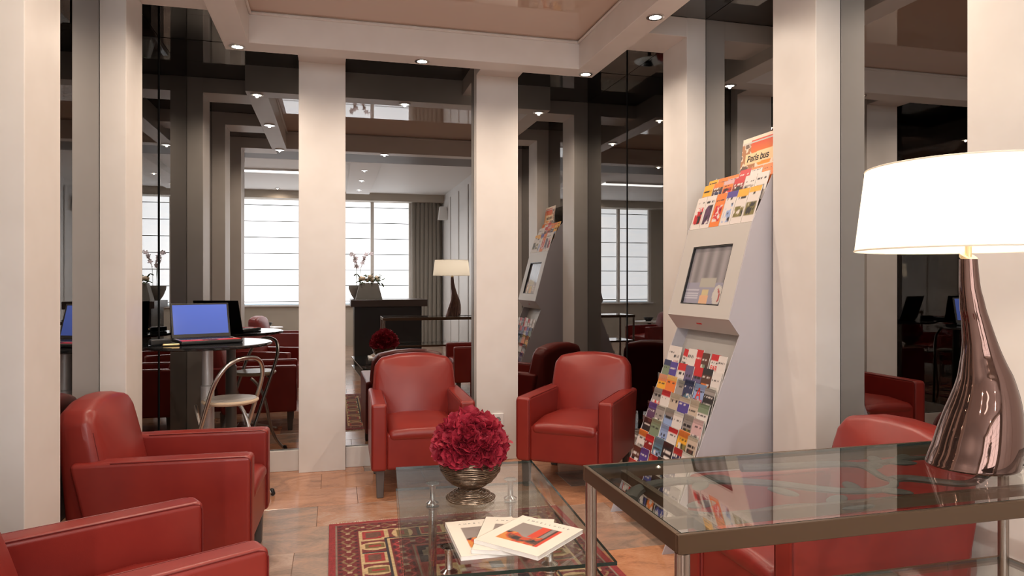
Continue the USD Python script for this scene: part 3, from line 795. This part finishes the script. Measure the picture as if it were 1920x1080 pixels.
part(ks, 'screen_housing', hs, 'kiosk_paint', False)
bz = cat_([bx(sx0, sx1, sy0, sy0 + .006, -0.03, -0.001), bx(sx0, sx1, sy1 - .008, sy1, -0.03, -0.001), bx(sx0, sx0 + .006, sy0, sy1, -0.03, -0.001), bx(sx1 - .006, sx1, sy0, sy1, -0.03, -0.001)])
bz.apply_transform(Mh)
part(ks, 'screen_bezel', bz, 'black_plastic', False)
def screen_paint(u, v):
    c = np.empty(u.shape + (3,)); c[:] = srgb(118, 110, 110)
    c *= (0.85 + 0.25 * np.sin(u * 24) * (v > 0.35))[..., None] 
    c[(v < 0.38)] = srgb(120, 115, 125)
    c[(v > 0.30) & (v < 0.46) & (u > 0.35) & (u < 0.75)] = srgb(140, 132, 120)
    c[(v < 0.26) & (u > 0.45) & (u < 0.62)] = srgb(165, 145, 105)
    c[(v < 0.16) & (u > 0.42) & (u < 0.64)] = srgb(180, 135, 100)
    c[((u - 0.86) ** 2 / 0.014 + (v - 0.16) ** 2 / 0.03 < 1)] = srgb(165, 155, 145)
    c[(np.abs(u - 0.86 - 0.05 * np.sin(v * 12)) < 0.018) & (v < 0.28) & (v > 0.05)] = srgb(140, 60, 60)
    c[(u < 0.36) & (v < 0.28) & (v > 0.08) & ((v * 22) % 1 < 0.4)] = srgb(160, 155, 160)
    return c
scr = painted(ks, 'screen', sx1 - sx0 - 0.012, sy1 - sy0 - 0.014, 60, 50, screen_paint, 'display', (0, 0, 0))
xf = Mh.copy(); xf[:3, 3] = (Mh @ np.array([sx0 + .006, sy0 + .006, -0.012, 1]))[:3]
UsdGeom.Xformable(scr).AddTransformOp().Set(Gf.Matrix4d(*xf.T.ravel().tolist()))
part(ks, 'upper_rack', slab((1.885, 1.474), (1.985, 1.70), 0.01, yi0, yi1), 'kiosk_paint', False)
part(ks, 'header_board', slab((1.985, 1.70), (2.004, 1.89), 0.002, yi0, 3.095), 'kiosk_paint', False)
lg = meshkit.text_mesh('iii', 0.012, 0.0006); lg.apply_translation([0, 0, 0])
lm = np.eye(4); ldv = np.array([0.054, -0.073]) / math.hypot(0.054, 0.073)
logo = T(bx(0, 0.05, 0, 0.008, 0, 0.0008))
LM = np.eye(4); LM[:3, 0] = [0, -1, 0]; LM[:3, 1] = [-ldv[0], 0, -ldv[1]]; LM[:3, 2] = np.cross(LM[:3, 0], LM[:3, 1]); LM[:3, 3] = [1.757, 3.12, 0.989]
logo.apply_transform(LM)
part(ks, 'red_mark', logo, 'ink_red', False)
# leaflets
C = dict(white=(214, 205, 200), red=(190, 40, 45), dred=(130, 35, 35), blue=(72, 80, 150), violet=(80, 65, 140), navy=(45, 50, 85), lblue=(140, 160, 200), slate=(100, 90, 125), yellow=(228, 165, 50), orange=(222, 120, 50),
         brown=(85, 55, 45), black=(40, 36, 38), grey=(150, 142, 138), beige=(190, 172, 155), green=(120, 135, 110), teal=(85, 120, 140), pink=(200, 165, 165), olive=(120, 110, 60), purple=(90, 60, 90))
def leaflet_paint(base, head, pic, seed):
    r = np.random.default_rng(seed)
    hb, pl, pr, pb, pt = r.uniform(0.78, 0.88), r.uniform(0.04, 0.2), r.uniform(0.8, 0.96), r.uniform(0.06, 0.22), r.uniform(0.5, 0.72)
    def f(u, v):
        c = np.empty(u.shape + (3,)); c[:] = srgb(*C[base])
        if head: c[v > hb] = srgb(*C[head])
        if pic:
            m = (u > pl) & (u < pr) & (v > pb) & (v < pt)
            n = meshkit.fbm(np.stack([u * 4, v * 6, u * 0 + seed], -1), 3, seed)[..., None]
            c[m] = (np.array(srgb(*C[pic])) * (0.25 + 1.5 * n))[m]
            c[m & (n[..., 0] > 0.62)] = srgb(*C['white'])
            c[m & (n[..., 0] < 0.36)] = srgb(*C['black'])
        t = (u > 0.1) & (u < 0.86) & (np.abs(v - (hb - 0.05)) < 0.022) & (meshkit.noise(np.stack([u * 16, v * 0, u * 0], -1), seed) > 0.4)
        c[t] = srgb(*C['black' if base not in ('black', 'brown', 'navy', 'dred', 'purple', 'violet', 'blue', 'red') else 'white'])
        return c
    return f
words = dict(white='white', red='red', dred='dark red', blue='blue', violet='violet blue', navy='navy', lblue='light blue', slate='slate purple', yellow='yellow', orange='orange', brown='brown', black='black', grey='grey', beige='beige',
             green='grey-green', teal='teal', pink='pale pink', olive='olive', purple='purple')
ordn = ['first', 'second', 'third', 'fourth', 'fifth', 'sixth', 'seventh', 'eighth', 'ninth']
seed_ = [100]
def leaflet(x, yl, z, w, h, th, spec, label, group, roll=0.0, text=None):
    seed_[0] += 1
    base, head, pic = spec
    M = np.eye(4)
    M[:3, 0] = [0, -1, 0]; M[:3, 1] = [math.sin(th), 0, math.cos(th)]; M[:3, 2] = np.cross(M[:3, 0], M[:3, 1]); M[:3, 3] = [x, yl, z]
    if roll:
        R = np.eye(4); R[:2, :2] = [[math.cos(roll), -math.sin(roll)], [math.sin(roll), math.cos(roll)]]
        M = M @ R
    t = thing('leaflet', label, 'leaflet', group=group, M=M)
    part(t, 'folded_paper', bx(0, w, 0, h, -0.003, 0), 'paper', False)
    painted(t, 'cover', w, h, 18, 30, leaflet_paint(base, head, pic, seed_[0]), 'print', (0, 0, 0.0003))
    if text:
        s_, hh, px, py, m_ = text
        g = meshkit.text_mesh(s_, hh, 0.0004, bold=True); g.apply_translation([px, py, 0.0006])
        part(t, 'lettering', g, m_, False, kind='stuff')
    return t
rowspec = [
    [('white', None, 'grey'), ('white', 'white', 'pink'), ('white', 'red', 'grey'), ('white', None, 'red'), ('red', None, None), ('brown', None, 'green'), ('white', 'red', None), ('white', None, 'grey')],
    [('green', 'navy', None), ('violet', None, 'blue'), ('white', 'red', None), ('slate', None, None), ('slate', 'red', None), ('brown', 'black', 'orange'), ('white', None, 'grey')],
    [('yellow', 'orange', 'red'), ('orange', 'yellow', 'red'), ('grey', None, 'olive'), ('navy', None, 'teal'), ('lblue', None, 'red'), ('black', 'grey', 'grey')],
    [('grey', None, 'red'), ('white', 'red', 'brown'), ('beige', None, None), ('violet', 'beige', None), ('beige', None, 'brown'), ('white', 'green', 'red')],
    [('purple', 'violet', 'brown'), ('grey', None, 'beige'), ('lblue', 'grey', None), ('white', None, 'black'), ('grey', None, 'olive'), ('pink', None, 'grey')],
    [('black', None, 'orange'), ('green', None, None), ('lblue', None, 'blue'), ('white', 'red', 'grey'), ('yellow', 'orange', 'olive'), ('beige', None, 'brown')],
    [('white', 'orange', 'grey'), ('dred', 'red', 'brown'), ('teal', None, 'lblue'), ('black', None, 'white'), ('navy', 'red', 'grey'), ('white', None, 'green')],
    [('brown', None, 'black'), ('violet', None, 'blue'), ('orange', 'red', 'brown'), ('black', None, 'teal'), ('navy', None, 'blue'), ('white', None, None)],
    [('red', 'red', 'white'), ('brown', None, 'black'), ('blue', 'white', 'navy'), ('black', None, 'orange'), ('navy', None, 'blue'), ('grey', None, 'white')]]
TH = math.radians(15)
for k, row in enumerate(rowspec):
    ztop = 0.865 - k * 0.073
    zb0 = ztop - 0.195
    x0 = 1.783 - 0.40 * (0.954 - zb0) - 0.012 + 0.02
    part(ks, 'shelf', bx(x0 - 0.008, x0 + 0.10, yi0, yi1, zb0 - 0.006, zb0 - 0.001), 'kiosk_paint', False)
    part(ks, 'shelf_lip', bx(x0 - 0.010, x0 - 0.007, yi0, yi1, zb0 - 0.006, zb0 + 0.05), 'glass', False)
    n = len(row)
    pitch = (yi1 - yi0 - 0.012) / n
    for j, spec in enumerate(row):
        w = pitch - 0.004 + (0.012 if (j + k) % 3 == 0 and j < n - 1 else 0)
        jit = rng.uniform(-0.008, 0.006)
        lab = f'{words[spec[0]]} leaflet' + (f' with {words[spec[1]]} heading' if spec[1] else '') + f', {ordn[j]} in the {ordn[k]} row below the screen'
        txt = None
        if k == 0 and j == 6: txt = ('PAR', 0.022, 0.008, 0.12, 'ink_red')
        if k == 2 and j == 4: txt = ('A', 0.05, 0.02, 0.13, 'ink_red')
        leaflet(x0 + (0.003 if (j % 2) else 0.0065), yi1 - 0.006 - j * pitch, zb0, w, 0.20 + jit, TH, spec, lab, 'leaflets in the lower rack', roll=rng.uniform(-0.02, 0.02) if j != 2 or k else -0.12, text=txt)
up = [('white', None, 'red', 'white leaflet with red figure'), ('white', None, 'purple', 'white leaflet with purple figure'), ('orange', None, 'red', 'orange brown leaflet'), ('white', 'violet', 'lblue', 'violet and white leaflet'), ('white', 'yellow', 'olive', 'orange-topped leaflet with potted plant'), ('white', 'yellow', 'olive', 'orange-topped leaflet with potted plant')]
pt = (yi1 - yi0) / 6
TU = math.radians(18)
for j, (b, h_, p, lab) in enumerate(up):
    leaflet(1.852, yi1 - j * pt - 0.003, 1.476, pt - 0.004, 0.178, TU, (b, h_, p), lab + f', {ordn[j]} from the left in the front row above the screen', 'leaflets above the screen', text=('FREE', 0.016, 0.02, 0.10, 'ink_white') if j == 0 else None)
up2 = [('yellow', 'yellow', 'lblue'), ('brown', 'orange', 'navy'), ('orange', 'pink', 'red'), ('dred', 'red', 'brown'), ('white', 'white', 'grey'), ('white', 'white', 'grey')]
for j, (b, h_, p) in enumerate(up2):
    leaflet(1.903, yi1 - j * pt - 0.003, 1.58, pt - 0.004, 0.140, TU, (b, h_, p), f'{words[b]} leaflet, {ordn[j]} from the left in the second row above the screen', 'leaflets above the screen')
up3 = [('yellow', 'yellow', None), ('orange', 'orange', 'brown'), ('pink', 'orange', 'white'), ('red', 'red', 'white'), ('white', 'orange', 'lblue'), ('orange', 'orange', 'beige')]
for j, (b, h_, p) in enumerate(up3):
    leaflet(1.945, yi1 - j * pt - 0.003, 1.655, pt - 0.004, 0.090 if j < 3 else 0.105, TU, (b, h_, p), f'{words[b]} leaflet, {ordn[j]} from the left in the third row above the screen', 'leaflets above the screen')
def poster_paint(u, v):
    c = np.empty(u.shape + (3,)); c[:] = srgb(226, 208, 190)
    n = meshkit.fbm(np.stack([u * 7, v * 7, u * 0], -1), 3, 8)
    left = (u < 0.42) & (v < 0.85)
    c[left & (n > 0.50)] = srgb(170, 120, 85)
    c[left & (n < 0.40)] = srgb(110, 90, 80)
    g = (u > 0.25) & (u < 0.98) & (v > 0.30) & (v < 0.92) & (v > 1.05 - 1.5 * u)
    t = np.clip((v - 0.3) / 0.6, 0, 1)[..., None]
    oc = (1 - t) * np.array(srgb(232, 150, 60)) + t * np.array(srgb(205, 70, 50))
    c[g] = oc[g]
    tower = np.abs(u - 0.86) < 0.012 + 0.10 * np.clip(0.85 - v, 0, 1) ** 2.2
    c[tower & (v > 0.25) & (v < 0.95)] = srgb(235, 215, 195)
    c[(u > 0.12) & (u < 0.90) & (v > 0.34) & (v < 0.66) & (np.abs(v - 0.50 - 0.04 * (u - 0.5)) < 0.13)] = srgb(240, 205, 160)
    c[(v < 0.18)] = srgb(215, 200, 190)
    return c
pm = np.eye(4); pth = math.radians(8)
pm[:3, 0] = [0, -1, 0]; pm[:3, 1] = [math.sin(pth), 0, math.cos(pth)]; pm[:3, 2] = np.cross(pm[:3, 0], pm[:3, 1]); pm[:3, 3] = [1.978, 3.10, 1.70]
po = thing('poster', 'orange and red bus tour poster at the top of the brochure stand', 'poster', M=pm)
part(po, 'board', bx(0, 0.30, 0, 0.215, -0.004, 0), 'paper', False)
painted(po, 'printed_face', 0.30, 0.215, 70, 60, poster_paint, 'print', (0, 0, 0.0004))
tx = meshkit.text_mesh('Paris bus', 0.030, 0.0005, bold=True)
tx.apply_transform(np.array([[1, 0.18, 0, 0], [0, 1, 0, 0], [0, 0, 1, 0], [0, 0, 0, 1.0]]))
tx.apply_translation([0.052, 0.092, 0.0008])
part(po, 'lettering', tx, 'ink_black', False, kind='stuff')

# ------------------------------------------------------------------ bar table with laptop, folding stool
BT = 0.86
bt = thing('bar_table', 'round black bar table on a silver pole in the left back corner', 'table', (-0.68, 4.17, 0))
part(bt, 'tabletop', lathe([(0, BT - 0.018), (0.33, BT - 0.018), (0.342, BT - 0.012), (0.342, BT - 0.004), (0.336, BT), (0, BT)], 64), 'black_gloss')
part(bt, 'pole', lathe([(0, 0.02), (0.036, 0.02), (0.036, 0.62), (0.030, 0.625), (0.030, BT - 0.03), (0, BT - 0.03)], 32), 'silver_paint')
part(bt, 'mount_plate', T(trimesh.creation.cylinder(0.09, 0.014, sections=32), (0, 0, BT - 0.026)), 'steel')
part(bt, 'base_disc', lathe([(0, 0), (0.20, 0), (0.20, 0.008), (0.04, 0.024), (0, 0.024)], 48), 'steel')
lh = np.array([0.285, 0.117, 0]); lw = np.linalg.norm(lh); lh = lh / lw
LMx = np.eye(4); LMx[:3, 0] = lh; LMx[:3, 1] = [-lh[1], lh[0], 0]; LMx[:3, 3] = [-0.875, 4.228, BT + 0.001]
lw = 0.318
lt = thing('laptop', 'open laptop with blue screen and reddish palm rest on the bar table', 'laptop', M=LMx)
dp = 0.245
part(lt, 'base', rbox(0, lw, -dp, 0.0, 0.0, 0.020, 0.006, 12), 'black_plastic')
part(lt, 'palm_rest', bx(0.006, lw - 0.006, -dp + 0.006, -dp + 0.085, 0.0198, 0.0206), 'ink_red', False, label='reddish palm rest')
part(lt, 'keyboard_bed', bx(0.006, lw - 0.006, -dp + 0.087, -0.012, 0.0198, 0.0204), 'silver_paint', False)
kk = [bx(0.02 + i * 0.0186, 0.0355 + i * 0.0186, -0.036 - j * 0.0235, -0.0165 - j * 0.0235, 0.0204, 0.0224) for i in range(15) for j in range(5)]
part(lt, 'keys', cat_(kk), 'black_plastic', False, kind='stuff')
part(lt, 'touchpad', bx(0.115, 0.195, -dp + 0.018, -dp + 0.07, 0.0206, 0.0209), 'black_gloss', False)
R = trimesh.transformations.rotation_matrix(-math.radians(17), [1, 0, 0])
lid = rbox(0, lw, -0.004, 0.006, 0.0, 0.205, 0.004, 12); lid.apply_transform(R); lid.apply_translation([0, 0.004, 0.018])
ld = part(lt, 'lid', lid, 'black_plastic')
def blue(u, v):
    c = np.empty(u.shape + (3,)); c[:] = srgb(82, 105, 190)
    c *= (0.88 + 0.2 * v)[..., None]
    return c
sc = painted(ld, 'display_panel', lw - 0.024, 0.172, 24, 16, blue, 'display', (0, 0, 0))
Q = np.eye(4); Q[:3, 0] = [1, 0, 0]; Q[:3, 1] = R[:3, :3] @ [0, 0, 1]; Q[:3, 2] = R[:3, :3] @ [0, -1, 0]; Q[:3, 3] = R[:3, :3] @ [0.012, -0.0046, 0.022] + np.array([0, 0.004, 0.018])
UsdGeom.Xformable(sc).AddTransformOp().Set(Gf.Matrix4d(*Q.T.ravel().tolist()))
ch = thing('charger', 'black power adapter with coiled cable left of the laptop', 'charger', (-0.90, 4.06, BT + 0.001), 0.5)
part(ch, 'adapter', rbox(-0.05, 0.05, -0.022, 0.022, 0, 0.03, 0.006, 12), 'black_plastic')
part(ch, 'cable', tube(smoothpath([(0.05, 0, 0.012), (0.09, -0.03, 0.004), (0.06, -0.09, 0.004), (0.0, -0.07, 0.004), (0.02, -0.03, 0.004), (0.10, 0.02, 0.004), (0.14, 0.07, 0.004)], 50), 0.003, 6), 'black_plastic')
solo('pen', T(hull_balls([(0, 0, 0), (0.07, 0, 0)], 0.0065, 10), (-0.86, 3.97, BT + 0.0075), rz=0.3), 'gold_pen', 'short gold stick on the table edge in front of the charger', 'pen')
# stool
sd = np.array([-0.75, 0.66, 0]); sd /= np.linalg.norm(sd); se = np.array([sd[1], -sd[0], 0])
scn = np.array([-0.5415, 4.03, 0])
SZ = 0.565
stl = thing('folding_stool', 'folding stool with round wooden seat and tubular steel hoop back', 'stool', scn)
def P(f, e_, z): return tuple(sd * f + se * e_ + np.array([0, 0, z]))
part(stl, 'seat', lathe([(0, SZ - 0.022), (0.135, SZ - 0.022), (0.146, SZ - 0.012), (0.146, SZ - 0.006), (0.138, SZ), (0, SZ)], 48), 'stool_wood')
part(stl, 'seat_pad', T(trimesh.creation.cylinder(0.136, 0.002, sections=48), (0, 0, SZ + 0.001)), 'stool_top')
hoop = [P(0.20, -0.165, 0.012), P(0.06, -0.165, 0.36), P(-0.03, -0.165, 0.58), P(-0.08, -0.150, 0.70), P(-0.108, -0.10, 0.768), P(-0.118, 0.0, 0.792), P(-0.108, 0.10, 0.768), P(-0.08, 0.150, 0.70), P(-0.03, 0.165, 0.58), P(0.06, 0.165, 0.36), P(0.20, 0.165, 0.012)]
part(stl, 'hoop_frame', tube(smoothpath(hoop, 90), 0.0115, 12), 'steel')
for s_ in (-1, 1):
    part(stl, 'rear_leg', tube(smoothpath([P(0.12, s_ * 0.125, SZ - 0.03), P(0.10, s_ * 0.135, SZ - 0.05), P(0.02, s_ * 0.15, 0.36), P(-0.12, s_ * 0.19, 0.012)], 30), 0.0105, 10), 'steel')
    part(stl, 'foot_cap', hull_balls([P(-0.118, s_ * 0.1895, 0.014), P(-0.112, s_ * 0.188, 0.03)], 0.0135, 10), 'black_plastic')
    part(stl, 'seat_bracket', tube([P(0.0, s_ * 0.135, SZ - 0.03), P(-0.015, s_ * 0.165, SZ - 0.03)], 0.007, 8), 'chrome')
part(stl, 'cross_bar', tube([P(-0.06, -0.17, 0.17), P(-0.06, 0.17, 0.17)], 0.007, 8), 'steel')

# ------------------------------------------------------------------ small fittings
so = thing('wall_socket', 'white power socket low on the right back pilaster', 'socket', (1.07, 4.54, 0.275))
part(so, 'plate', rbox(-0.04, 0.04, -0.014, 0.002, -0.04, 0.04, 0.004, 10), 'white_plastic')
part(so, 'outlet', T(trimesh.creation.cylinder(0.018, 0.004, sections=24), (0, -0.015, 0), rx=PI / 2), 'ink_grey')

# ------------------------------------------------------------------ the front room, seen in the mirrors
desk = thing('reception_desk', 'dark reception desk with brown wood counter, seen in the back mirror', 'desk', (0.77, -1.25, 0))
part(desk, 'front_panel', bx(-0.48, 0.48, 0.33, 0.37, 0, 0.84, 0.003), 'desk_black', False)
part(desk, 'counter', bx(-0.53, 0.56, -0.36, 0.42, 0.84, 0.94, 0.004), 'walnut_dark', False)
for s_ in (-1, 1):
    part(desk, 'side_panel', bx(s_ * 0.46 - 0.02, s_ * 0.46 + 0.02, -0.34, 0.33, 0, 0.84, 0.003), 'desk_black', False)
va = thing('planter', 'tapered grey planter with cream roses on the reception desk, seen in the mirror', 'planter', (0.50, -1.05, 0.94))
part(va, 'pot', loft([[(sx * a, sy * a * 0.6, z) for sx, sy in ((-1, -1), (1, -1), (1, 1), (-1, 1))] for z, a in ((0, 0.19), (0.24, 0.13))]), 'vase_grey', False)
r_ = np.random.default_rng(3)
for k in range(9):
    part(va, 'rose', T(trimesh.creation.icosphere(2, r_.uniform(0.028, 0.042)), (r_.uniform(-0.14, 0.14), r_.uniform(-0.06, 0.06), 0.27 + r_.uniform(0, 0.06))), 'cream_petal')
lv = []
for k in range(46):
    l = T(trimesh.creation.icosphere(1, 1.0), s=(0.04, 0.016, 0.005))
    a, b = r_.uniform(0, 2 * PI), r_.uniform(-0.6, 1.0)
    lv.append(T(l, (r_.uniform(-0.20, 0.22), r_.uniform(-0.08, 0.08), 0.24 + r_.uniform(-0.05, 0.12)), rz=a, ry=b))
part(va, 'foliage', cat_(lv), 'leaf', kind='stuff')
ov = thing('orchid', 'pale pink orchid in a rounded bowl left of the planter, seen in the mirror', 'orchid', (0.36, -1.42, 0.94))
part(ov, 'bowl', lathe([(0, 0), (0.06, 0), (0.10, 0.06), (0.135, 0.15), (0.14, 0.2), (0.125, 0.2), (0.09, 0.08), (0, 0.03)], 32), 'vase_grey')
for k in range(3):
    a = k * 2.1
    pth = smoothpath([(0.03 * math.cos(a), 0.03 * math.sin(a), 0.15), (0.04 * math.cos(a), 0.04 * math.sin(a), 0.42), (0.10 * math.cos(a), 0.06 * math.sin(a), 0.62), (0.22 * math.cos(a), 0.08 * math.sin(a), 0.70)], 24)
    part(ov, 'flower_stem', tube(pth, 0.003, 5), 'stem')
    for i in range(7):
        q = pth[12 + i * 11 // 7 + 1 if 12 + i * 11 // 7 + 1 < 24 else 23]
        fl_ = cat_([T(T(trimesh.creation.icosphere(1, 1.0), s=(0.022, 0.012, 0.004)), (0.018, 0, 0)).apply_transform(trimesh.transformations.rotation_matrix(m_ * 2 * PI / 5, [0, 0, 1])) for m_ in range(5)])
        part(ov, 'blossom', T(fl_, q + r_.normal(0, 0.012, 3), rx=1.2, rz=r_.uniform(0, 6)), 'orchid_petal')
cu = thing('curtain', 'dark grey-brown curtain gathered at the right end of the window, seen in the mirror', 'curtain', (1.73, YW + 0.16, 0))
for k in range(7):
    x0 = -0.25 + k * 0.078
    zz_ = np.linspace(0.05, 2.70, 14)
    a = np.linspace(0, 2 * PI, 18, endpoint=False)
    part(cu, 'fold', loft([np.stack([x0 + 0.043 * np.cos(a) + 0.006 * math.sin(z * 2 + k), 0.045 * np.sin(a) * (1 + 0.15 * math.sin(z * 1.3 + k)), np.full(18, z)], -1) for z in zz_]), 'curtain', 60)
sw = thing('wall_speaker', 'small white wedge speaker high on the panelled wall, seen in the mirror', 'speaker', (1.94, -3.35, 2.45))
part(sw, 'cabinet', loft([[(sx * a - 0.0, sy * a, z) for sx, sy in ((-1, -1), (1, -1), (1, 1), (-1, 1))] for z, a in ((-0.12, 0.085), (0.12, 0.055))]), 'white_plastic', False)
part(sw, 'bracket', bx(0.05, 0.10, -0.02, 0.02, -0.02, 0.02), 'steel', False)
sk = thing('side_table', 'small round wooden side table in the front room, seen in the right mirror', 'side table', (-0.95, -1.25, 0))
part(sk, 'tabletop', lathe([(0, 0.53), (0.24, 0.53), (0.25, 0.54), (0.24, 0.55), (0, 0.55)], 40), 'stool_top')
part(sk, 'pedestal', lathe([(0, 0), (0.15, 0), (0.15, 0.015), (0.03, 0.04), (0.03, 0.52), (0, 0.52)], 24), 'walnut_dark')
sb = solo('bowl', T(lathe([(0, 0), (0.04, 0), (0.07, 0.03), (0.085, 0.06), (0.078, 0.06), (0.06, 0.03), (0, 0.012)], 28), (-0.93, -1.25, 0.551)), 'black_gloss', 'small black bowl on the round side table, seen in the mirror', 'bowl')
